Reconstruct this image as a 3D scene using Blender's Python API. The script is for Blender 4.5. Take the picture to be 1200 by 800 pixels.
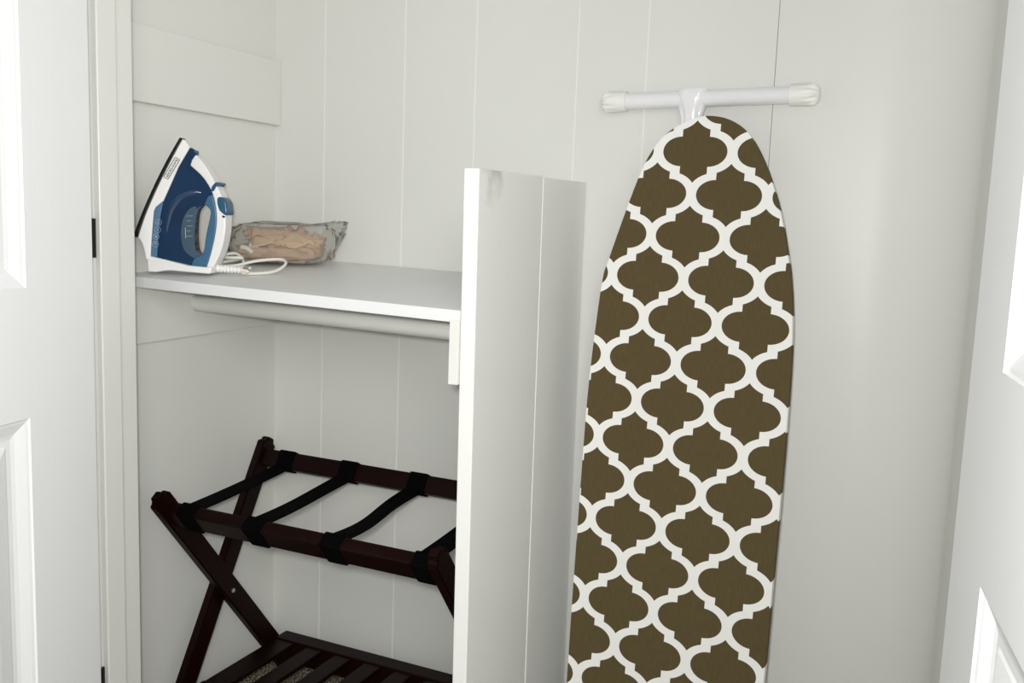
import bpy, bmesh, math, random
from mathutils import Vector, Matrix, noise
random.seed(7)
for o in list(bpy.data.objects): bpy.data.objects.remove(o)
scene = bpy.context.scene
C = scene.collection

# ------------------------------------------------------------------ camera
cd = bpy.data.cameras.new('camera'); cam = bpy.data.objects.new('camera', cd); C.objects.link(cam)
cd.sensor_width = 36.0; cd.lens = 36.0*1080/1200; cd.clip_start = 0.02
yaw, pit, roll = 0.42475551, -0.12793908, 0.03746323
fw = Vector((-math.sin(yaw)*math.cos(pit), math.cos(yaw)*math.cos(pit), math.sin(pit)))
r0 = Vector((math.cos(yaw), math.sin(yaw), 0)); u0 = r0.cross(fw)
rt = math.cos(roll)*r0 + math.sin(roll)*u0; up = -math.sin(roll)*r0 + math.cos(roll)*u0
m = Matrix((rt, up, -fw)).transposed().to_4x4(); m.translation = (0, 0, 1.01)
cam.matrix_world = m
scene.camera = cam

# ------------------------------------------------------------------ light
w = bpy.data.worlds.new('room_daylight'); scene.world = w; w.use_nodes = True
bg = w.node_tree.nodes['Background']; bg.inputs[0].default_value = (0.96, 0.98, 1.0, 1); bg.inputs[1].default_value = 0.25

def area(name, loc, target, size, power, col=(1, 1, 1)):
    l = bpy.data.lights.new(name, 'AREA'); l.energy = power; l.size = size; l.color = col; l.shape = 'DISK'
    o = bpy.data.objects.new(name, l); C.objects.link(o); o.location = loc
    o.rotation_euler = (Vector(target)-Vector(loc)).to_track_quat('-Z', 'Y').to_euler()
    return o
# the photographer's flash, beside the lens
fl_ = bpy.data.lights.new('camera_flash', 'POINT'); fl_.energy = 39; fl_.shadow_soft_size = 0.03; fl_.color = (1.0, 0.99, 0.97)
fo = bpy.data.objects.new('camera_flash', fl_); C.objects.link(fo); fo.location = (-0.035, 0.0, 1.04)
area('room_lamp', (1.1, -1.4, 1.85), (-0.8, 1.2, 0.9), 1.0, 22, (1.0, 0.985, 0.96))

scene.view_settings.view_transform = 'Standard'; scene.view_settings.look = 'None'
scene.view_settings.gamma = 1.0; scene.view_settings.use_curve_mapping = False
scene.view_settings.exposure = 0.36

# ------------------------------------------------------------------ materials
def new_mat(name):
    mt = bpy.data.materials.new(name); mt.use_nodes = True
    nt = mt.node_tree; b = nt.nodes['Principled BSDF']; return mt, nt, b
def mat(name, col, rough=0.5, spec=0.5, var=0.04, scale=6.0, bump=0.0, bscale=120.0, stretch=(1, 1, 1), coat=0.0, metal=0.0):
    mt, nt, b = new_mat(name); N, L = nt.nodes, nt.links
    b.inputs['Roughness'].default_value = rough; b.inputs['Specular IOR Level'].default_value = spec
    b.inputs['Coat Weight'].default_value = coat; b.inputs['Coat Roughness'].default_value = 0.08; b.inputs['Metallic'].default_value = metal
    tc = N.new('ShaderNodeTexCoord'); mp = N.new('ShaderNodeMapping'); mp.inputs['Scale'].default_value = stretch
    L.new(tc.outputs['Object'], mp.inputs['Vector'])
    nz = N.new('ShaderNodeTexNoise'); nz.inputs['Scale'].default_value = scale; nz.inputs['Detail'].default_value = 4
    L.new(mp.outputs[0], nz.inputs['Vector'])
    mx = N.new('ShaderNodeMix'); mx.data_type = 'RGBA'
    mx.inputs['A'].default_value = (*[c*(1-var) for c in col], 1); mx.inputs['B'].default_value = (*[min(1, c*(1+var)) for c in col], 1)
    L.new(nz.outputs['Fac'], mx.inputs['Factor']); L.new(mx.outputs['Result'], b.inputs['Base Color'])
    if bump:
        n2 = N.new('ShaderNodeTexNoise'); n2.inputs['Scale'].default_value = bscale; n2.inputs['Detail'].default_value = 3
        L.new(mp.outputs[0], n2.inputs['Vector'])
        bp = N.new('ShaderNodeBump'); bp.inputs['Strength'].default_value = bump; bp.inputs['Distance'].default_value = 0.001
        L.new(n2.outputs['Fac'], bp.inputs['Height']); L.new(bp.outputs[0], b.inputs['Normal'])
    return mt
M = {}
M['wall'] = mat('wall_paint', (0.735, 0.74, 0.705), 0.42, 0.4, 0.025, 3.0, 0.25, 60)
M['caulk'] = mat('groove_paint', (0.83, 0.835, 0.80), 0.4, 0.4, 0.01, 3.0)
M['trim'] = mat('trim_paint', (0.745, 0.75, 0.715), 0.38, 0.45, 0.02, 4.0, 0.15, 80)
M['door'] = mat('door_paint', (0.845, 0.855, 0.86), 0.40, 0.45, 0.012, 5.0, 0.22, 70, (4, 4, 0.12))
M['shelf'] = mat('shelf_paint', (0.77, 0.78, 0.78), 0.35, 0.45, 0.05, 5.0, 0.3, 50)
M['white_metal'] = mat('white_enamel', (0.84, 0.84, 0.86), 0.18, 0.5, 0.01, 5, coat=0.6)
M['white_plastic'] = mat('white_plastic', (0.86, 0.86, 0.85), 0.28, 0.5, 0.01, 5)
M['cap_plastic'] = mat('cap_plastic', (0.85, 0.85, 0.82), 0.4, 0.4, 0.01, 5)
M['mahogany'] = mat('mahogany_wood', (0.0075, 0.0012, 0.0008), 0.45, 0.10, 0.45, 14, 0.2, 90, (1, 1, 1))
M['webbing'] = mat('black_webbing', (0.0018, 0.0016, 0.0018), 0.9, 0.04, 0.2, 80, 0.5, 600)
M['bronze'] = mat('dark_bronze', (0.012, 0.010, 0.009), 0.4, 0.5, 0.1, 40, metal=0.5)
M['steel'] = mat('steel', (0.55, 0.55, 0.56), 0.3, 0.5, 0.05, 50, metal=1.0)
M['sole'] = mat('sole_dark', (0.012, 0.011, 0.010), 0.35, 0.5, 0.1, 50, metal=0.3)
M['blue_tank'] = mat('blue_tank_plastic', (0.0028, 0.027, 0.080), 0.10, 0.45, 0.55, 14, coat=0.25)
M['blue_trim'] = mat('blue_rubber', (0.045, 0.135, 0.245), 0.35, 0.45, 0.05, 20)
M['blue_button'] = mat('blue_button_plastic', (0.012, 0.085, 0.17), 0.25, 0.5, 0.05, 20)
M['tank_gloss'] = mat('blue_tank_gloss', (0.004, 0.035, 0.10), 0.13, 0.9, 0.1, 14, coat=1.0)
M['gauge'] = mat('smoky_gauge_plastic', (0.045, 0.085, 0.125), 0.2, 0.4, 0.2, 25, coat=0.2)
M['ink'] = mat('black_ink', (0.01, 0.01, 0.01), 0.5, 0.3, 0, 5)
M['print'] = mat('pale_print', (0.42, 0.5, 0.58), 0.5, 0.3, 0, 5)
M['cord'] = mat('cord_plastic', (0.74, 0.72, 0.65), 0.45, 0.4, 0.03, 20)
M['cloth'] = mat('tan_cloth', (0.50, 0.36, 0.255), 0.9, 0.1, 0.22, 26, 0.6, 300)
M['cloth2'] = mat('peach_cloth', (0.60, 0.43, 0.29), 0.9, 0.1, 0.16, 30, 0.6, 300)

# carpet: dark with tan flecks
mt, nt, b = new_mat('carpet_fleck'); N, L = nt.nodes, nt.links
tc = N.new('ShaderNodeTexCoord'); nz = N.new('ShaderNodeTexNoise'); nz.inputs['Scale'].default_value = 240; nz.inputs['Detail'].default_value = 2
L.new(tc.outputs['Object'], nz.inputs['Vector']); cr = N.new('ShaderNodeValToRGB')
cr.color_ramp.elements[0].position = 0.46; cr.color_ramp.elements[0].color = (0.025, 0.02, 0.012, 1)
cr.color_ramp.elements[1].position = 0.66; cr.color_ramp.elements[1].color = (0.60, 0.53, 0.38, 1)
L.new(nz.outputs['Fac'], cr.inputs[0]); L.new(cr.outputs[0], b.inputs['Base Color']); b.inputs['Roughness'].default_value = 0.95
bp = N.new('ShaderNodeBump'); bp.inputs['Strength'].default_value = 1; bp.inputs['Distance'].default_value = 0.004
L.new(nz.outputs['Fac'], bp.inputs['Height']); L.new(bp.outputs[0], b.inputs['Normal']); M['carpet'] = mt

# partition paint: white with a scuffed grey-brown stain near its top front corner
mt, nt, b = new_mat('partition_paint'); N, L = nt.nodes, nt.links
b.inputs['Roughness'].default_value = 0.42; b.inputs['Specular IOR Level'].default_value = 0.4
tc = N.new('ShaderNodeTexCoord'); nz = N.new('ShaderNodeTexNoise'); nz.inputs['Scale'].default_value = 22; nz.inputs['Detail'].default_value = 5
L.new(tc.outputs['Object'], nz.inputs['Vector'])
vd = N.new('ShaderNodeVectorMath'); vd.operation = 'DISTANCE'; vd.inputs[1].default_value = (-0.60, 1.235, 1.085); L.new(tc.outputs['Object'], vd.inputs[0])
mr = N.new('ShaderNodeMapRange'); mr.inputs['From Min'].default_value = 0.09; mr.inputs['From Max'].default_value = 0.0; L.new(vd.outputs['Value'], mr.inputs['Value'])
mm = N.new('ShaderNodeMath'); mm.operation = 'MULTIPLY'; L.new(mr.outputs[0], mm.inputs[0]); L.new(nz.outputs['Fac'], mm.inputs[1])
cr = N.new('ShaderNodeValToRGB'); cr.color_ramp.elements[0].position = 0.24; cr.color_ramp.elements[0].color = (0.82, 0.825, 0.80, 1)
cr.color_ramp.elements[1].position = 0.5; cr.color_ramp.elements[1].color = (0.55, 0.54, 0.49, 1)
L.new(mm.outputs[0], cr.inputs[0]); L.new(cr.outputs[0], b.inputs['Base Color'])
n2 = N.new('ShaderNodeTexNoise'); n2.inputs['Scale'].default_value = 70; L.new(tc.outputs['Object'], n2.inputs['Vector'])
bp = N.new('ShaderNodeBump'); bp.inputs['Strength'].default_value = 0.3; bp.inputs['Distance'].default_value = 0.001
L.new(n2.outputs['Fac'], bp.inputs['Height']); L.new(bp.outputs[0], b.inputs['Normal']); M['partition'] = mt

# printed board cover: stepped quatrefoil lattice, off-white on olive brown
mt, nt, b = new_mat('trellis_print_cotton'); N, L = nt.nodes, nt.links
def V(x): return x
def mth(op, a, bb=None, c=None, clamp=False):
    n = N.new('ShaderNodeMath'); n.operation = op; n.use_clamp = clamp
    for i, x in enumerate((a, bb, c)):
        if x is None: continue
        if isinstance(x, (int, float)): n.inputs[i].default_value = x
        else: L.new(x, n.inputs[i])
    return n.outputs[0]
tc = N.new('ShaderNodeTexCoord'); sp = N.new('ShaderNodeSeparateXYZ'); L.new(tc.outputs['Object'], sp.inputs[0])
s0 = mth('DIVIDE', mth('ADD', sp.outputs['X'], 0.0813), 0.0626)
t_ = mth('ADD', mth('DIVIDE', mth('SUBTRACT', sp.outputs['Z'], 0.7905), 0.0711), mth('MULTIPLY', s0, 0.0127))
s_ = mth('SUBTRACT', s0, mth('MULTIPLY', t_, 0.0064))
p_ = mth('PINGPONG', s_, 1.0); q_ = mth('PINGPONG', t_, 1.0)
def foil(u, v):
    e1 = mth('ADD', mth('POWER', mth('DIVIDE', mth('MAXIMUM', mth('SUBTRACT', u, 0.363), 0.0), 0.503), 2.0), mth('POWER', mth('DIVIDE', v, 0.349), 2.0))
    i1 = mth('LESS_THAN', e1, 1.0)
    e2 = mth('ADD', mth('POWER', mth('DIVIDE', mth('ABSOLUTE', mth('SUBTRACT', 0.637, u)), 0.744), 2.0), mth('POWER', mth('DIVIDE', mth('SUBTRACT', 1.0, v), 0.517), 2.0))
    i2 = mth('MULTIPLY', mth('MULTIPLY', mth('GREATER_THAN', e2, 1.0), mth('LESS_THAN', u, 0.367)), mth('LESS_THAN', v, 0.75))
    return mth('MAXIMUM', i1, i2)
inside = mth('MAXIMUM', foil(p_, q_), foil(mth('SUBTRACT', 1.0, p_), mth('SUBTRACT', 1.0, q_)))
wv = N.new('ShaderNodeTexNoise'); wv.inputs['Scale'].default_value = 90; wv.inputs['Detail'].default_value = 3
mp = N.new('ShaderNodeMapping'); mp.inputs['Scale'].default_value = (4, 1, 0.7); L.new(tc.outputs['Object'], mp.inputs[0]); L.new(mp.outputs[0], wv.inputs['Vector'])
br = N.new('ShaderNodeMix'); br.data_type = 'RGBA'; br.inputs['A'].default_value = (0.076, 0.055, 0.021, 1); br.inputs['B'].default_value = (0.116, 0.088, 0.040, 1)
L.new(wv.outputs['Fac'], br.inputs['Factor'])
mx = N.new('ShaderNodeMix'); mx.data_type = 'RGBA'; mx.inputs['A'].default_value = (0.87, 0.87, 0.835, 1); L.new(br.outputs['Result'], mx.inputs['B'])
L.new(inside, mx.inputs['Factor']); L.new(mx.outputs['Result'], b.inputs['Base Color']); b.inputs['Roughness'].default_value = 0.85; b.inputs['Specular IOR Level'].default_value = 0.2
bp = N.new('ShaderNodeBump'); bp.inputs['Strength'].default_value = 0.15; bp.inputs['Distance'].default_value = 0.001
L.new(wv.outputs['Fac'], bp.inputs['Height']); L.new(bp.outputs[0], b.inputs['Normal']); M['trellis'] = mt

# thin clear plastic film
mt, nt, b = new_mat('clear_film'); N, L = nt.nodes, nt.links
N.remove(b); out = N['Material Output']
tr = N.new('ShaderNodeBsdfTransparent'); tr.inputs[0].default_value = (0.94, 0.94, 0.93, 1)
gl = N.new('ShaderNodeBsdfGlossy'); gl.inputs['Roughness'].default_value = 0.12; gl.inputs[0].default_value = (1, 1, 1, 1)
df = N.new('ShaderNodeBsdfTranslucent'); df.inputs[0].default_value = (0.8, 0.8, 0.78, 1)
d2 = N.new('ShaderNodeBsdfDiffuse'); d2.inputs[0].default_value = (0.75, 0.75, 0.72, 1)
lw = N.new('ShaderNodeLayerWeight'); lw.inputs['Blend'].default_value = 0.12
m1 = N.new('ShaderNodeMixShader'); m1.inputs[0].default_value = 0.5; L.new(df.outputs[0], m1.inputs[1]); L.new(d2.outputs[0], m1.inputs[2])
m2 = N.new('ShaderNodeMixShader'); m2.inputs[0].default_value = 0.17; L.new(tr.outputs[0], m2.inputs[1]); L.new(m1.outputs[0], m2.inputs[2])
m3 = N.new('ShaderNodeMixShader'); L.new(lw.outputs['Fresnel'], m3.inputs[0]); L.new(m2.outputs[0], m3.inputs[1]); L.new(gl.outputs[0], m3.inputs[2])
L.new(m3.outputs[0], out.inputs['Surface']); M['film'] = mt

# ------------------------------------------------------------------ helpers
def obj(name, bm, material, parent=None, smooth=False):
    bmesh.ops.recalc_face_normals(bm, faces=bm.faces)
    me = bpy.data.meshes.new(name); bm.to_mesh(me); bm.free()
    if material: me.materials.append(M[material])
    if smooth:
        for p in me.polygons: p.use_smooth = True
    o = bpy.data.objects.new(name, me); C.objects.link(o)
    if parent: o.parent = parent
    return o
def tag(o, label=None, cat=None, kind=None, group=None):
    if label: o['label'] = label
    if cat: o['category'] = cat
    if kind: o['kind'] = kind
    if group: o['group'] = group
    return o
def empty(name, loc=(0, 0, 0), rot=None):
    o = bpy.data.objects.new(name, None); C.objects.link(o); o.location = loc; o.empty_display_size = 0.1
    if rot: o.rotation_euler = rot
    return o
def bx(x0, x1, y0, y1, z0, z1, bev=0.0, seg=2):
    bm = bmesh.new(); bmesh.ops.create_cube(bm, size=1)
    for v in bm.verts:
        v.co = Vector(((x0+x1)/2+v.co.x*(x1-x0), (y0+y1)/2+v.co.y*(y1-y0), (z0+z1)/2+v.co.z*(z1-z0)))
    if bev: bmesh.ops.bevel(bm, geom=bm.edges[:], offset=bev, segments=seg, affect='EDGES', profile=0.6)
    return bm
def hexa(pts, bev=0.0, seg=2):
    """8 points: bottom ring 4, top ring 4"""
    bm = bmesh.new(); v = [bm.verts.new(p) for p in pts]
    for f in ((3, 2, 1, 0), (4, 5, 6, 7), (0, 1, 5, 4), (1, 2, 6, 5), (2, 3, 7, 6), (3, 0, 4, 7)): bm.faces.new([v[i] for i in f])
    bmesh.ops.recalc_face_normals(bm, faces=bm.faces)
    if bev: bmesh.ops.bevel(bm, geom=bm.edges[:], offset=bev, segments=seg, affect='EDGES', profile=0.6)
    return bm
def bar(bm, a, b_, wdir, wdt, thk, bev=0.003):
    """rectangular bar a->b, width along wdir, thickness along the third axis, added to bm"""
    a, b_ = Vector(a), Vector(b_); d = (b_-a).normalized(); wd = Vector(wdir); wd = (wd-d*wd.dot(d)).normalized(); t = d.cross(wd)
    pts = [p+wd*sx*wdt/2+t*sy*thk/2 for p in (a, b_) for sx, sy in ((-1, -1), (1, -1), (1, 1), (-1, 1))]
    h = hexa(pts, bev); me = bpy.data.meshes.new('t'); h.to_mesh(me); h.free(); bm.from_mesh(me); bpy.data.meshes.remove(me); return bm
def tube(bm, pts, r, n=12, cap=True, closed=False):
    pts = [Vector(p) for p in pts]; rings = []; prev = None
    for i, p in enumerate(pts):
        d = ((pts[min(i+1, len(pts)-1)]-pts[max(i-1, 0)])).normalized()
        a = prev if prev is not None else (Vector((0, 0, 1)) if abs(d.z) < 0.9 else Vector((1, 0, 0)))
        a = (a-d*a.dot(d)).normalized(); prev = a; c = d.cross(a); rr = r[i] if isinstance(r, (list, tuple)) else r
        rings.append([bm.verts.new(p+(a*math.cos(2*math.pi*k/n)+c*math.sin(2*math.pi*k/n))*rr) for k in range(n)])
    for i in range(len(rings)-1):
        for k in range(n): bm.faces.new((rings[i][k], rings[i][(k+1) % n], rings[i+1][(k+1) % n], rings[i+1][k]))
    if cap: bm.faces.new(rings[0][::-1]); bm.faces.new(rings[-1])
    return bm
def spline(pts, n=8, closed=False):
    pts = [Vector(p) for p in pts]; out = []; L_ = len(pts)
    for i in range(L_ if closed else L_-1):
        if closed: p0, p1, p2, p3 = pts[i-1], pts[i], pts[(i+1) % L_], pts[(i+2) % L_]
        else: p0, p1, p2, p3 = pts[max(i-1, 0)], pts[i], pts[i+1], pts[min(i+2, L_-1)]
        for k in range(n):
            t = k/n; out.append(0.5*((2*p1)+(p2-p0)*t+(2*p0-5*p1+4*p2-p3)*t*t+(3*p1-p0-3*p2+p3)*t**3))
    if not closed: out.append(pts[-1])
    return out
def add_bevel(o, wdt, seg=3, ang=35):
    mo = o.modifiers.new('bevel', 'BEVEL'); mo.width = wdt; mo.segments = seg; mo.limit_method = 'ANGLE'; mo.angle_limit = math.radians(ang)
    return o
def smooth_angle(o, ang=40):
    me = o.data
    for p in me.polygons: p.use_smooth = True
    me.set_sharp_from_angle(angle=math.radians(ang))
def struct(name, bm, material, parent=None, label=None, cat=None):
    o = obj(name, bm, material, parent); o['kind'] = 'structure'
    if label: o['label'] = label
    if cat: o['category'] = cat
    return o

XL, YB, XR = -1.307, 1.62, 0.05
CEIL = 2.42
# ------------------------------------------------------------------ shell
fl = struct('floor', bx(-3.0, 2.0, -2.2, 1.75, -0.06, 0.0), 'carpet', label='dark flecked carpet floor seen through the rack slats', cat='floor')
struct('ceiling', bx(-1.45, 0.2, 0.98, 1.75, CEIL, CEIL+0.05), 'wall', label='white closet ceiling above the shelf', cat='ceiling')
# back wall: backing board with grooved planks in front of it
wbm = bx(XL-0.12, -0.2692, YB+0.0016, YB+0.10, 0, CEIL); w2_ = bx(-0.2683, XR+0.12, YB+0.0016, YB+0.10, 0, CEIL)
tm_ = bpy.data.meshes.new('t'); w2_.to_mesh(tm_); w2_.free(); wbm.from_mesh(tm_); bpy.data.meshes.remove(tm_)
wb = struct('wall_back', wbm, 'caulk', label='white back wall of upright grooved planks', cat='wall')
xs = [XL, -1.180, -0.988, -0.830, -0.623, -0.492, -0.269]
g = 0.0017
for i in range(len(xs)-1):
    gr = g if i < len(xs)-2 else 0.0002
    obj('plank', bx(xs[i]+(g if i else -0.02), xs[i+1]-gr, YB, YB+0.006, 0.0, CEIL, 0.0012, 2), 'wall', wb)
# smooth end panel running into a soft corner and the right wall
bm = bmesh.new(); R_ = 0.15; prof = [(xs[-1]+0.0005, YB)]
for k in range(25):
    a = math.pi/2*k/24; prof.append((XR-R_+R_*math.sin(a), YB-R_+R_*math.cos(a)))
prof += [(XR, 1.10), (XR+0.05, 1.10), (XR+0.05, YB+0.0014), (xs[-1]+0.0005, YB+0.0014)]
lo = [bm.verts.new((x, y, 0)) for x, y in prof]; hi = [bm.verts.new((x, y, CEIL)) for x, y in prof]
for i in range(len(prof)): bm.faces.new((lo[i], lo[(i+1) % len(prof)], hi[(i+1) % len(prof)], hi[i]))
bm.faces.new(lo[::-1]); bm.faces.new(hi)
wr = struct('wall_right', bm, 'wall', label='smooth white right wall behind the open right door', cat='wall'); smooth_angle(wr, 30)
wl = struct('wall_left', bx(XL-0.08, XL, 1.10, YB+0.004, 0, CEIL), 'wall', label='white left closet wall behind the iron', cat='wall')
# room-side wall with the door opening
bm = bx(-3.0, -1.24, 1.0, 1.10, 0, CEIL)
struct('wall_front', bm, 'wall', label='white room wall left of the closet opening', cat='wall')
struct('wall_front', bx(XR+0.05, 2.0, 0.99, 1.10, 0, CEIL), 'wall', label='white room wall right of the closet opening', cat='wall')
# jambs
J = struct('trim_1', bx(-1.240, -1.200, 0.985, 1.131, 0, 2.08, 0.002), 'trim', label='white left door jamb with a narrow door stop', cat='door jamb')
obj('door_stop', bx(-1.2005, -1.188, 1.051, 1.089, 0, 2.06, 0.003, 3), 'trim', J)
struct('trim_2', bx(XR+0.001, XR+0.05, 0.985, 1.099, 0, 2.08, 0.002), 'trim', label='white right door jamb hidden behind the open door', cat='door jamb')
struct('wall_header', bx(-1.24, XR+0.05, 1.0, 1.10, 2.08, CEIL), 'wall', label='white wall strip above the closet opening', cat='wall')
# battens on the left wall
struct('trim_3', bx(XL, XL+0.014, 1.132, YB-0.0005, 1.197, 1.330, 0.002), 'trim', label='wide white horizontal board high on the left wall', cat='batten')
bm = hexa([(XL, 1.132, .766), (XL+.012, 1.132, .766), (XL+.012, YB-.0005, .772), (XL, YB-.0005, .772), (XL, 1.132, .868), (XL+.012, 1.132, .868), (XL+.012, YB-.0005, .892), (XL, YB-.0005, .892)], 0.0015)
struct('trim_4', bm, 'trim', label='white shelf cleat on the left wall under the shelf', cat='batten')

# ------------------------------------------------------------------ partition and shelf
pt = empty('wall_partition', (0, 0, 0)); tag(pt, 'low white partition board standing between shelf bay and ironing board', 'partition', 'structure')
PX0, PX1, PT = -0.622, -0.598, 1.085
obj('plank', hexa([(PX0, 1.203, 0), (PX1, 1.203, 0), (PX1, 1.4335, 0), (PX0, 1.4335, 0), (PX0, 1.187, PT), (PX1, 1.187, PT), (PX1, 1.4235, PT+.003), (PX0, 1.4235, PT+.003)], 0.0018), 'partition', pt)
obj('plank', hexa([(PX0, 1.436, 0), (PX1+.001, 1.436, 0), (PX1+.006, YB-.001, 0), (PX0, YB-.001, 0), (PX0, 1.425, PT+.001), (PX1, 1.425, PT+.001), (PX1+.004, YB-.001, PT+.004), (PX0, YB-.001, PT+.004)], 0.0012), 'partition', pt)
struct('trim_5', bx(PX0-0.016, PX0-0.0005, 1.186, YB-.002, .770, .8655, 0.0012), 'trim', label='white shelf cleat on the partition under the shelf', cat='batten')
def sz(x, y): return .8925 - .0197*(x+1.256) + .062*(y-1.19)
sh = empty('closet_shelf', (0, 0, 0)); tag(sh, 'white two-board wooden shelf holding the iron', 'shelf')
def shelf_board(y0, y1, dz=0):
    T = .0185; a, c = XL+.0145 if False else XL+.001, PX0-.001
    ps = [(a, y0), (c, y0), (c, y1), (a, y1)]
    return hexa([(x, y, sz(x, y)-T+dz) for x, y in ps]+[(x, y, sz(x, y)+dz) for x, y in ps], 0.0015)
obj('plank', shelf_board(1.19, 1.4405), 'shelf', sh); obj('plank', shelf_board(1.4425, YB-.001, -.001), 'shelf', sh)
# rod
bm = bmesh.new(); tube(bm, [(XL+.013, 1.37, .833), (PX0-.0165, 1.37, .823)], .0155, 24)
rd = obj('closet_rod', bm, 'trim'); smooth_angle(rd); tag(rd, 'painted hanging rod just under the white shelf', 'rod')

# ------------------------------------------------------------------ doors
def make_door(name, P, e, flip, label, za=0.716, zb_=0.897, width=0.61):
    """hinge-edge point P on the seen face, e = unit direction from hinge to free edge"""
    t = 0.035; ang = math.atan2(e[1], e[0])
    root = empty(name, (P[0], P[1], 0), (0, 0, ang)); tag(root, label, 'door', 'structure')
    y0, y1 = (-t, 0.0) if not flip else (0.0, t)
    z0, z1 = 0.012, 2.03; st = 0.133
    cols = [(st, width-st)]; rows = [(0.20, za), (zb_, 1.80)]
    bm = bmesh.new()
    def quad(*p): bm.faces.new([bm.verts.new(q) for q in p])
    xb = [0, st, width-st, width]; zb = [z0, rows[0][0], rows[0][1], rows[1][0], rows[1][1], z1]
    for y in (y0, y1):
        for i in range(3):
            for j in range(5):
                if i == 1 and j in (1, 3): continue
                quad((xb[i], y, zb[j]), (xb[i+1], y, zb[j]), (xb[i+1], y, zb[j+1]), (xb[i], y, zb[j+1]))
    for x in (0, width): quad((x, y0, z0), (x, y1, z0), (x, y1, z1), (x, y0, z1))
    for z in (z0, z1): quad((0, y0, z), (width, y0, z), (width, y1, z), (0, y1, z))
    bmesh.ops.remove_doubles(bm, verts=bm.verts, dist=1e-5)
    obj('door_leaf', bm, 'door', root)
    prof = [(0, 0), (.002, .0025), (.006, .0035), (.020, .0095), (.026, .0110), (.034, .0110), (.037, .0095), (.062, .0035), (.066, .003)]
    for (ra, rb) in rows:
        bm = bmesh.new()
        for y, s in ((y0, 1), (y1, -1)):
            rings = []
            for ins, dp in prof:
                rings.append([bm.verts.new((x, y+s*dp, z)) for x, z in ((st+ins, ra+ins), (width-st-ins, ra+ins), (width-st-ins, rb-ins), (st+ins, rb-ins))])
            for i in range(len(rings)-1):
                for k in range(4): bm.faces.new((rings[i][k], rings[i][(k+1) % 4], rings[i+1][(k+1) % 4], rings[i+1][k]))
            bm.faces.new(rings[-1])
        o = obj('door_panel', bm, 'door', root)
    return root
dl = make_door('door_1', (-1.148, 1.0), (.18, -.984), False, 'white panelled closet door swung open on the left, beside the jamb')
dr = make_door('door_2', (.040, .95), (.128, -.992), True, 'white panelled closet door swung open at the right edge', .730, .907)
def hinge(zc, parent):
    inv = Matrix.Rotation(-parent.rotation_euler.z, 4, 'Z') @ Matrix.Translation(-parent.location)
    bm = bx(-1.200, -1.1965, 1.000, 1.0500, zc-.0405, zc+.0405, 0.0)
    bmesh.ops.bevel(bm, geom=[ed for ed in bm.edges if abs(ed.verts[0].co.x-ed.verts[1].co.x) > .001 and ed.verts[0].co.y > 1.02], offset=.010, segments=4, affect='EDGES')
    tube(bm, [(-1.189, .993, zc-.043), (-1.189, .993, zc+.043)], .006, 12)
    bm.transform(inv); o = obj('hinge', bm, 'bronze', parent); o['label'] = 'dark metal hinge'
for zc in (.962, .222, 1.78): hinge(zc, dl)

# ------------------------------------------------------------------ ironing board
th = math.atan(0.1)
ib = empty('ironing_board', (-0.363, 1.56-.121, 0.0), (-th, 0, 0))
tag(ib, 'upright ironing board in brown and white trellis print leaning on the back wall', 'ironing board')
Lp = [(0.0005, 1.2046), (-.0265, 1.199), (-0.0590, 1.1825), (-0.0820, 1.1600), (-0.1045, 1.118), (-0.128, 1.0444), (-0.1517, 0.9599), (-0.1606, 0.9222), (-0.1673, 0.8177), (-0.1705, 0.7226), (-0.1705, 0.6228), (-0.1695, 0.4967), (-0.1680, 0.3425), (-0.1660, 0.22), (-.1640, .06), (-.160, .022), (-.148, .006), (-.125, .003)]
Rp = [(.125, .003), (.150, .006), (.164, .022), (.169, .06), (0.1705, 0.3076), (0.1705, 0.4542), (0.1710, 0.5801), (0.1700, 0.7363), (0.1671, 0.8368), (0.1622, 0.8989), (0.1546, 0.9512), (0.1463, 0.9886), (0.1336, 1.0394), (0.1183, 1.0837), (0.0973, 1.1317), (0.0696, 1.1752), (0.0364, 1.1978)]
outl = [(p.x, p.y) for p in spline([(a, b_, 0) for a, b_ in Lp+Rp], 4, True)]
def prism(poly, y0, y1):
    bm = bmesh.new(); f = [bm.verts.new((a, y0, b_)) for a, b_ in poly]; k = [bm.verts.new((a, y1, b_)) for a, b_ in poly]
    bm.faces.new(f); bm.faces.new(k[::-1]); n = len(poly)
    for i in range(n): bm.faces.new((f[i], f[(i+1) % n], k[(i+1) % n], k[i]))
    return bm
cv = obj('board_cover', prism(outl, 0.0, .022), 'trellis', ib); add_bevel(cv, .0065, 4, 50); smooth_angle(cv, 50)
dk = obj('board_deck', prism([(a*.9, .02+b_*.965) for a, b_ in outl], .0222, .0262), 'white_metal', ib)
inv = (Matrix.Translation(ib.location) @ Matrix.Rotation(-th, 4, 'X')).inverted()
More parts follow.
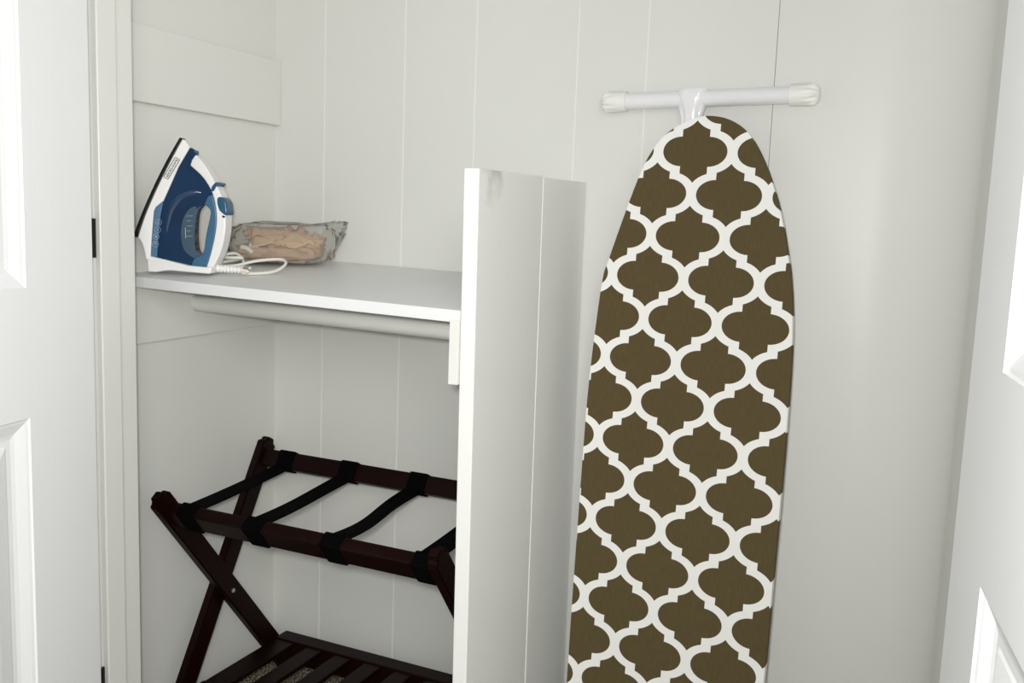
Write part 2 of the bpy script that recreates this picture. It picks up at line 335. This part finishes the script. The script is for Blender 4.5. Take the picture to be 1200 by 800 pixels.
# T-shaped foot: bar, stem, ribbed caps (given in world space, moved into the board's frame)
TL, TR = Vector((-.5635, 1.600, 1.2293)), Vector((-.1925, 1.600, 1.2357)); td = (TR-TL).normalized()
bm = bmesh.new(); tube(bm, [TL+td*.02, TR-td*.02], .0145, 28); bm.transform(inv); smooth_angle(obj('foot_bar', bm, 'white_metal', ib), 40)
def cap(P, d):
    bm = bmesh.new(); n = 48; prof = [(.046, .0150, 0), (.046, .0178, 0), (.030, .0182, 0), (.024, .0186, .3), (.016, .0192, .8), (.008, .0180, 1), (.003, .0150, 1), (.0, .0105, .8), (-.0012, .004, .2)]
    a = Vector((0, 0, 1)); a = (a-d*a.dot(d)).normalized(); c = d.cross(a); rings = []
    for h, r, f in prof:
        rings.append([bm.verts.new(P+d*h+(a*math.cos(2*math.pi*k/n)+c*math.sin(2*math.pi*k/n))*r*(1-.22*f*(1 if k % 4 == 0 else (.4 if k % 4 in (1, 3) else 0)))) for k in range(n)])
    for i in range(len(rings)-1):
        for k in range(n): bm.faces.new((rings[i][k], rings[i][(k+1) % n], rings[i+1][(k+1) % n], rings[i+1][k]))
    bm.faces.new(rings[0][::-1]); bm.faces.new(rings[-1]); bm.transform(inv)
    o = obj('end_cap', bm, 'cap_plastic', ib); smooth_angle(o, 60); o['label'] = 'white ribbed plastic end cap'
cap(TL, td); cap(TR, -td)
# stem with a flattened saddle welded round the bar
bm = bmesh.new(); sx = -.4005; zc = 1.2305
rows = [(.0165, .0265, .0165, 0), (.010, .0262, .0185, 0), (.0, .0258, .0180, 0), (-.010, .0240, .0165, .15), (-.018, .0215, .0150, .35), (-.028, .0190, .0140, .4), (-.045, .0170, .0130, .2), (-.07, .0150, .0125, 0), (-.60, .0140, .0125, 0)]
n = 32; rings = []
for dz, hx, hy, dent in rows:
    ring = []
    for k in range(n):
        a = 2*math.pi*k/n; ca, sa = math.cos(a), math.sin(a)
        fx = math.copysign(abs(ca)**.8, ca); fy = math.copysign(abs(sa)**.8, sa)
        d_ = 1-dent*math.exp(-((abs(ca)-.62)/.17)**2)
        ring.append(bm.verts.new((sx+hx*fx, 1.600+hy*fy*d_+(-.1*(-dz-.07)*.0), zc+dz+.0015*ca)))
    rings.append(ring)
for i in range(len(rings)-1):
    for k in range(n): bm.faces.new((rings[i][k], rings[i][(k+1) % n], rings[i+1][(k+1) % n], rings[i+1][k]))
bm.faces.new(rings[0]); bm.faces.new(rings[-1][::-1])
# below the nose the stem follows the board back
for v in bm.verts:
    if v.co.z < 1.1: v.co.y = 1.600-.1*(1.16-v.co.z)+(v.co.y-1.600)
bm.transform(inv); st_ = obj('leg_stem', bm, 'white_metal', ib); smooth_angle(st_, 50)

# ------------------------------------------------------------------ luggage rack
rk = empty('luggage_rack', (-0.94, 1.40, 0)); tag(rk, 'dark mahogany folding luggage rack with black straps under the shelf', 'luggage rack')
ro = Matrix.Translation(-rk.location)
def rpart(name, bm, material, smooth=False, parent=None):
    bm.transform(ro); o = obj(name, bm, material, parent or rk)
    if smooth: smooth_angle(o, 40)
    return o
def leg(x, yt, zt, yb, wdt=.040, thk=.020):
    d = Vector((0, yb-yt, -zt)).normalized(); nrm = Vector((0, d.z, -d.y))   # in-plane normal
    if nrm.y < 0: nrm = -nrm
    hw = wdt/2/abs(d.z)     # horizontal half width at the floor cut
    a = Vector((x, yt, zt)); pts = []
    lo_ = [Vector((x-thk/2, yb-hw, .001)), Vector((x+thk/2, yb-hw, .001)), Vector((x+thk/2, yb+hw, .001)), Vector((x-thk/2, yb+hw, .001))]
    hi_ = [a-nrm*wdt/2+Vector((-thk/2, 0, 0)), a-nrm*wdt/2+Vector((thk/2, 0, 0)), a+nrm*wdt/2+Vector((thk/2, 0, 0)), a+nrm*wdt/2+Vector((-thk/2, 0, 0))]
    bm = hexa(lo_+hi_)
    top = [e for e in bm.edges if all(v.co.z > .3 for v in e.verts) and abs(e.verts[0].co.x-e.verts[1].co.x) > .005]
    bmesh.ops.bevel(bm, geom=top, offset=.010, segments=3, affect='EDGES')
    bmesh.ops.bevel(bm, geom=[e for e in bm.edges if e.calc_face_angle(0) > 1.0], offset=.0025, segments=2, affect='EDGES')
    return bm
A_t, A_b = (1.198, .503), 1.588
B_t, B_b = (1.530, .540), 1.232
for x in (-1.2275, -.6590): rpart('leg', leg(x, *A_t, A_b), 'mahogany')
for x in (-1.2500, -.6365): rpart('leg', leg(x, *B_t, B_b), 'mahogany')
dA = Vector((0, A_b-A_t[0], -A_t[1])).normalized(); dB = Vector((0, B_b-B_t[0], -B_t[1])).normalized()
pA = Vector((0, *A_t))+dA*.052; pB = Vector((0, *B_t))+dB*.043
bm = bmesh.new(); bar(bm, (-1.219, pA.y, pA.z), (-.6675, pA.y, pA.z), dA, .046, .024, .004); rpart('rail', bm, 'mahogany')
bm = bmesh.new(); bar(bm, (-1.241, pB.y, pB.z), (-.6455, pB.y, pB.z), dB, .036, .022, .004); rpart('rail', bm, 'mahogany')
def strap(xf, xb, wob, sag):
    bm = bmesh.new(); w2 = .0205
    for (x, P, d, h, t) in ((xf, pA, dA, .046, .024), (xb, pB, dB, .036, .022)):
        bar(bm, (x-w2, P.y, P.z), (x+w2, P.y, P.z), d, h+.005, t+.005, .004)
    nA = Vector((0, -dA.z, dA.y)); nB = Vector((0, dB.z, -dB.y))
    s = pA-dA*.020+Vector((0, .012, .003)); e = pB+dB*.012+Vector((0, -.016, .003)); n = 24; rows_ = []
    for i in range(n+1):
        f = i/n; c = s.lerp(e, f); c.x = xf+(xb-xf)*f+wob*math.sin(f*math.pi*2)*.012; c.z -= sag*4*f*(1-f)
        tw = wob*math.sin(f*math.pi)*.35; wv_ = Vector((math.cos(tw), 0, math.sin(tw)))*w2*(1-abs(wob)*.25*math.sin(f*math.pi)**4)
        nn = Vector((-math.sin(tw), 0, math.cos(tw)))*.0011
        rows_.append([bm.verts.new(c+q) for q in (-wv_-nn, wv_-nn, wv_+nn, -wv_+nn)])
    for i in range(n):
        for k in range(4): bm.faces.new((rows_[i][k], rows_[i][(k+1) % 4], rows_[i+1][(k+1) % 4], rows_[i+1][k]))
    bm.faces.new(rows_[0][::-1]); bm.faces.new(rows_[-1])
    rpart('strap', bm, 'webbing')
for a_ in ((-1.172, -1.181, .0, .002), (-1.024, -1.028, .1, .003), (-.862, -.868, .4, .005), (-.688, -.694, 0, .003)): strap(*a_)
# slatted lower shelf
zs = .110
bm = bx(-1.217, -.6695, 1.513, 1.552, zs-.050, zs, .003); rpart('shelf_rail', bm, 'mahogany')
bm = bx(-1.217, -.6695, 1.255, 1.300, zs-.030, zs, .003); rpart('shelf_rail', bm, 'mahogany')
x = -1.1850
k = 0
while x < -.68:
    wd_ = .0385
    rpart('slat', bx(x-wd_/2 if k else -1.217, min(x+wd_/2-.0005, -.6695), 1.3005, 1.5125, zs-.012, zs-.003, .002), 'mahogany')
    x += .0722; k += 1
for xq in (-1.2168, -.6697):
    bm = bmesh.new(); s_ = 1 if xq < -1 else -1
    # bolt at the crossing of the legs
    fA = Vector((0, *A_t)); tt = 0
    for q in range(200):
        pa = fA+dA*(q*.003); yb_ = B_t[0]+(B_t[1]-pa.z)/B_t[1]*(B_b-B_t[0])
        if pa.y >= yb_: break
    tube(bm, [(xq-s_*.001, pa.y, pa.z-.004), (xq+s_*.0025, pa.y, pa.z-.004)], .0045, 12)
    o = rpart('bolt', bm, 'steel', True); o['label'] = 'small steel pivot bolt'

# ------------------------------------------------------------------ steam iron
K = .00150
IA = Vector((.93, .37, 0)).normalized(); IN = Vector((-IA.y, IA.x, 0))
ipos = Vector((-1.222, 1.266, 0)); ipos.z = sz(ipos.x, ipos.y)+.004
ir = empty('steam_iron', ipos, (0, 0, math.atan2(IA.y, IA.x)))
tag(ir, 'blue and white steam iron standing on its heel on the shelf', 'iron')
FS = 1.0
def ip(zx, zy):           # crop pixel -> iron plane (p, z)
    px, py = 155+zx/4.446, 150+zy/4.446
    return ((px-212)*K/FS, (315.6-py)*K)
nose = Vector(ip(245, 38)); heel = Vector(ip(30, 556)); sd = (nose-heel); sl = sd.length; sd.normalize()
def hw(p, z, wide=1.0):
    l = (Vector((p, z))-heel).dot(sd)/sl
    dp = abs((Vector((p, z))-heel).dot(Vector((sd.y, -sd.x))))
    return max(.0045, (.034-.025*min(max(l, -.35), 1.0)-.20*dp))*wide
def iprism(poly, wide=1.0, const=None, q0=None):
    """poly in iron plane; faces at +-half width (tapering to the nose)"""
    bm = bmesh.new(); f, k = [], []
    for p, z in poly:
        h = const if const else hw(p, z, wide)
        f.append(bm.verts.new((p, -h, z))); k.append(bm.verts.new((p, h, z)))
    bm.faces.new(f); bm.faces.new(k[::-1]); n = len(poly)
    for i in range(n): bm.faces.new((f[i], f[(i+1) % n], k[(i+1) % n], k[i]))
    return bm
def ipart(name, pts, material, wide=1.0, const=None, bev=.003, sm=4, seg=3, parent=None):
    poly = [ip(*q) for q in pts]
    o = obj(name, iprism(poly, wide, const), material, parent or ir); add_bevel(o, bev, seg, 30); smooth_angle(o, 35); return o
def sp2(pts, n=4): return [(p.x, p.y) for p in spline([(a, b_, 0) for a, b_ in pts], n)]
# soleplate
ipart('soleplate', sp2([(238, 36), (170, 165), (105, 310), (55, 440), (19, 548)], 3)+[(30, 560), (42, 556)]+sp2([(42, 556), (76, 445), (127, 312), (190, 172), (252, 44)], 3)+[(248, 37)], 'sole', 1.03, None, .0012)
# white skirt and heel
skirt = sp2([(252, 44), (190, 172), (127, 312), (76, 445), (42, 556)], 3)+sp2([(42, 556), (62, 590), (76, 640), (80, 672)], 3)[1:]+[(104, 676), (104, 657), (108, 560), (118, 420), (128, 398), (163, 366), (190, 300), (236, 185), (290, 84), (262, 46)]
ipart('body_shell', skirt, 'white_plastic', 1.0, None, .0035)
hl_ = sp2([(72, 640), (80, 690), (84, 738)], 3)+[(130, 738)]+sp2([(130, 738), (190, 727), (260, 729)], 3)[1:]+[(410, 737), (421, 730), (424, 698), (392, 702), (300, 697), (104, 656)]
ipart('heel_rest', hl_, 'white_plastic', 1, .0260, .004)
# blue side accent at the temperature icons
ipart('side_trim', [(104, 655), (108, 560), (118, 420), (128, 398), (163, 368), (150, 440), (140, 560), (135, 660)], 'blue_trim', .985, None, .001)
# blue tank with the handle opening
hole_l = sp2([(352, 384), (330, 415), (320, 470), (316, 550), (322, 615), (345, 640)], 4)
tank = [(290, 84), (236, 185), (190, 300), (163, 368), (150, 440), (140, 560), (135, 662), (300, 697), (312, 665)]+hole_l[::-1]+[(372, 378), (395, 330)]+sp2([(412, 312), (372, 240), (303, 178)], 4)+[(312, 150), (328, 118), (306, 92)]
ipart('water_tank', tank, 'blue_tank', .93, None, .004)
# smoky gauge ring by the opening
gz = sp2([(352, 386), (300, 395), (262, 450), (250, 540), (268, 620), (318, 662)], 4)+hole_l[::-1]
ipart('gauge_window', gz, 'gauge', .95, None, .0015)
rim = sp2([(175, 560), (182, 480), (205, 400), (250, 340), (310, 316), (365, 322), (392, 345)], 6)
for sgn in (-1, 1):
    bm = bmesh.new(); P3 = []
    for zx, zy in rim:
        p, z = ip(zx, zy); P3.append(Vector((p, sgn*(hw(p, z, .93)-.0030), z)))
    tube(bm, P3, [.0015+.0050*math.sin(math.pi*min(1, (i+1)/len(P3)*1.02)) for i in range(len(P3))], 12); obj('tank_rim', bm, 'tank_gloss', ir, True)
# handle: white outer bow, blue inner grip
bow = [(303, 178), (312, 150), (332, 122)]+sp2([(332, 122), (375, 168), (428, 252), (468, 335), (488, 430), (486, 520), (466, 610), (440, 670), (424, 702)], 4)[1:]+[(386, 703)]+sp2([(386, 703), (412, 620), (436, 510), (440, 420), (420, 320), (372, 240), (303, 178)], 4)[1:-1]
ipart('handle', bow, 'white_plastic', 1, .0165, .006)
grip = sp2([(386, 703), (412, 620), (436, 510), (440, 420), (420, 320)], 4)+[(392, 334), (372, 378)]+sp2([(386, 383), (407, 408), (400, 460), (384, 530), (374, 600), (362, 638)], 4)+[(345, 642), (312, 666), (300, 699)]
ipart('grip', grip, 'blue_trim', 1, .0150, .005)
# steam button and dial, spray nozzle, cord knob
ipart('steam_button', [(443, 345), (455, 332), (478, 338), (495, 365), (501, 410), (498, 428), (482, 428), (456, 405), (446, 375)], 'blue_button', 1, .0178, .003)
ipart('button_slot', [(470, 428), (487, 430), (485, 446), (470, 440)], 'ink', 1, .0168, .0012)
ipart('dial', [(412, 306), (420, 280), (436, 262), (452, 258), (458, 268), (440, 284), (428, 308)], 'blue_button', 1, .0190, .0025)
ipart('spray_nozzle', [(306, 106), (312, 98), (322, 98), (326, 106), (320, 116)], 'blue_button', 1, .0060, .001)
ipart('slider', [(382, 202), (392, 202), (412, 222), (402, 226)], 'white_plastic', 1, .0072, .001)
# prints on the side that faces the camera
def side_q(p, z, wide): return -hw(p, z, wide)-.0005
def stroke(pts, r, material, wide, name, closed=False):
    bm = bmesh.new(); P3 = []
    for zx, zy in pts:
        p, z = ip(zx, zy); P3.append(Vector((p, side_q(p, z, wide), z)))
    if closed: P3 += [P3[0], P3[1]]
    tube(bm, P3, r, 6); return obj(name, bm, material, ir)
c0 = Vector((204, 196)); ax = Vector((-.475, .88)).normalized(); ay = Vector((ax.y, -ax.x)); hl, hh = 59, 12.5
rr = []
for (cx, cy, a0) in ((hl-5, hh-5, 0), (-hl+5, hh-5, 90), (-hl+5, -hh+5, 180), (hl-5, -hh+5, 270)):
    for k in range(4):
        a = math.radians(a0+30*k); q = c0+ax*(cx+5*math.cos(a))+ay*(cy+5*math.sin(a)); rr.append((q.x, q.y))
stroke(rr, .00055, 'ink', 1.0, 'badge_frame', True)
fc = bpy.data.curves.new('badge_text', 'FONT'); fc.body = 'BLACK+DECKER'; fc.align_x = 'CENTER'; fc.align_y = 'CENTER'; fc.size = .0072; fc.extrude = .0001; fc.offset = .0001
to = bpy.data.objects.new('badge_text_source', fc); C.objects.link(to)
dg = bpy.context.evaluated_depsgraph_get(); tm = bpy.data.meshes.new_from_object(to.evaluated_get(dg)); bpy.data.objects.remove(to)
p0 = Vector(ip(*c0)); p1 = Vector(ip(*(c0+ax*10))); p2 = Vector(ip(*(c0+ay*10)))
dx = (p1-p0).normalized(); dy = (p2-p0).normalized()
wm = max(v.co.x for v in tm.vertices)*2; sc_ = (2*(p1-p0).length/10*hl*.90)/wm
for v in tm.vertices:
    q = p0+dx*v.co.x*sc_+dy*v.co.y*sc_*1.25; v.co = Vector((q.x, side_q(q.x, q.y, 1.0)-v.co.z*.5, q.y))
tm.name = 'badge_text'; tm.materials.clear(); tm.materials.append(M['ink']); bt = bpy.data.objects.new('badge_text', tm); C.objects.link(bt); bt.parent = ir
for (cx, cy) in ((142, 478), (138, 517), (130, 552), (128, 591)):
    stroke([(cx+15*math.cos(k*math.pi/6), cy+15*math.sin(k*math.pi/6)) for k in range(12)], .0003, 'print', .99, 'icon_ring', True)
for pts in ([(137, 484), (147, 484), (142, 468), (137, 484)], [(134, 521), (142, 512)], [(124, 545), (136, 558)], [(136, 545), (126, 558)], [(128, 580), (122, 594), (134, 594), (128, 580)]):
    stroke(pts, .0005, 'print', .99, 'icon_mark')
for k, zy in enumerate((440, 466, 492, 518, 545)):
    stroke([(278, zy), (300 if k % 2 else 308, zy-2)], .0003, 'print', .96, 'level_mark')
stroke([(272, 500), (274, 555)], .0006, 'print', .96, 'level_mark')
# strain relief and cord
def shelf_pt(x, y, dz=0): return Vector((x, y, sz(x, y)+dz))
gi = Matrix.Translation(ipos) @ Matrix.Rotation(math.atan2(IA.y, IA.x), 4, 'Z'); gii = gi.inverted()
gs = gi @ Vector((ip(408, 712)[0], 0.004, .0085)); ge = gs+Vector((.050, .014, -.001))
bm = bmesh.new(); n = 33; pts = [gs.lerp(ge, i/(n-1)) for i in range(n)]
tube(bm, pts, [(.0074 if (i//2) % 2 == 0 else .0050)*(1-.2*i/n) for i in range(n)], 10); bm.transform(gii); obj('cord_guard', bm, 'cap_plastic', ir)
e_ = ge
cp = [ge-Vector((.004, .001, 0)), e_+Vector((.010, .004, -.002)), shelf_pt(-1.130, 1.312, .0035), shelf_pt(-1.098, 1.352, .005), shelf_pt(-1.094, 1.385, .016), shelf_pt(-1.112, 1.395, .0235), shelf_pt(-1.150, 1.372, .020), shelf_pt(-1.176, 1.345, .012), shelf_pt(-1.205, 1.340, .010),
      shelf_pt(-1.218, 1.360, .014), shelf_pt(-1.190, 1.368, .020), shelf_pt(-1.168, 1.352, .026), shelf_pt(-1.196, 1.338, .026), shelf_pt(-1.222, 1.352, .025), shelf_pt(-1.200, 1.374, .030), shelf_pt(-1.172, 1.362, .012), shelf_pt(-1.190, 1.342, .0042), shelf_pt(-1.228, 1.360, .0042), shelf_pt(-1.206, 1.392, .0042), shelf_pt(-1.170, 1.378, .0042)]
bm = bmesh.new(); tube(bm, spline(cp, 8), .0030, 8); bm.transform(gii); o = obj('power_cord', bm, 'cord', ir, True); o['label'] = 'coiled off-white power cord'

# ------------------------------------------------------------------ bag of cloth
bc = Vector((-1.200, 1.505, 0)); bdir = Vector((.86, .50, 0)).normalized()
bz = sz(bc.x, bc.y)
bag = empty('plastic_bag', (bc.x, bc.y, bz+.002), (0, 0, math.atan2(bdir.y, bdir.x)))
tag(bag, 'crumpled clear plastic bag of folded tan cloth on the shelf beside the iron', 'bag')
tilt = math.atan(.062*bdir.y-.0197*bdir.x)
def blob(lx, ly, lz, seed, cx, cy, cz, amp, freq, nu=48, nv=24, flat=True, pw=.55):
    bm = bmesh.new(); rings = []
    for j in range(nv+1):
        ph = math.pi*j/nv; row = []
        for i in range(nu):
            t = 2*math.pi*i/nu; d = Vector((math.cos(t)*math.sin(ph), math.sin(t)*math.sin(ph), math.cos(ph)))
            q = Vector([math.copysign(abs(c)**pw, c) for c in d]); s = Vector((seed*3.1, seed*1.7, seed))
            nz_ = noise.noise(d*freq+s)+.6*(1-2*abs(noise.noise(d*freq*1.9+s*2)))-.3+.55*(.4-abs(noise.noise(d*freq*3.5+s*3)))+.2*noise.noise(d*freq*7+s)
            q *= 1+amp*nz_
            row.append(bm.verts.new((cx+q.x*lx, cy+q.y*ly, max(.0008, cz+q.z*lz+tilt*(cx+q.x*lx)) )))
        rings.append(row)
    for j in range(nv):
        for i in range(nu): bm.faces.new((rings[j][i], rings[j][(i+1) % nu], rings[j+1][(i+1) % nu], rings[j+1][i]))
    bmesh.ops.remove_doubles(bm, verts=bm.verts, dist=1e-5)
    return bm
obj('folded_cloth', blob(.082, .042, .016, 1.3, -.002, 0, .021, .16, 2.2), 'cloth', bag, True)
obj('folded_cloth', blob(.070, .036, .014, 4.7, .012, .002, .042, .20, 2.6), 'cloth2', bag, True)
obj('folded_cloth', blob(.050, .030, .012, 8.1, -.020, .004, .057, .24, 3.0), 'cloth', bag, True)
obj('folded_cloth', blob(.030, .012, .006, 2.2, .022, -.036, .040, .3, 3.0), 'cloth2', bag, True)
rnd = random.Random(3)
for k in range(4):     # pale rolled ties at the left end
    a_ = Vector((-.070+.016*k, -.040+.004*k, .030+.004*(k % 2))); b2 = a_+Vector((.022, -.004+.004*rnd.random(), -.010))
    bm = bmesh.new(); tube(bm, spline([a_, a_.lerp(b2, .5)+Vector((0, -.002, .003)), b2], 4), .0048, 10); smooth_angle(obj('rolled_tie', bm, 'cord', bag), 40)
def sheet(x0, x1, y0, y1, z, amp, seed, rot, material):
    bm = bmesh.new(); nx, ny = 26, 14; g_ = []
    for i in range(nx+1):
        for j in range(ny+1):
            u, v = i/nx, j/ny; x = x0+(x1-x0)*u; y = y0+(y1-y0)*v
            h = z+amp*(1.4*abs(noise.noise(Vector((x*38, y*24, seed))))+.8*math.sin(x*150*rot+y*130+seed)*.35)
            h += tilt*x; e_ = min(v, 1-v)
            if v < .18: h -= (0.18-v)/.18*.012
            g_.append(bm.verts.new((x+.004*noise.noise(Vector((x*30, y*30, seed+5))), y+.004*math.sin(x*90+seed), h)))
    for i in range(nx):
        for j in range(ny): bm.faces.new((g_[i*(ny+1)+j], g_[(i+1)*(ny+1)+j], g_[(i+1)*(ny+1)+j+1], g_[i*(ny+1)+j+1]))
    o = obj('folded_cloth', bm, material, bag, True); so = o.modifiers.new('thick', 'SOLIDIFY'); so.thickness = .0022
sheet(-.050, .074, -.050, .030, .046, .016, 2.0, .6, 'cloth2')
sheet(-.078, .060, -.046, .030, .030, .012, 6.0, .4, 'cloth')
sheet(-.055, .050, -.030, .035, .058, .015, 9.0, .8, 'cloth')
bm = blob(.106, .056, .041, 5.5, .004, 0, .039, .09, 2.8, 72, 36)
# twisted free end of the film reaching up on the right
for v in bm.verts:
    if v.co.x > .06:
        f = (v.co.x-.06)/.05; v.co.z = v.co.z*(1-.0*f)+.018*f*f*(1 if v.co.z > .03 else .2); v.co.x += .012*f*f*(1 if v.co.z > .05 else 0)
obj('clear_film', bm, 'film', bag, True)
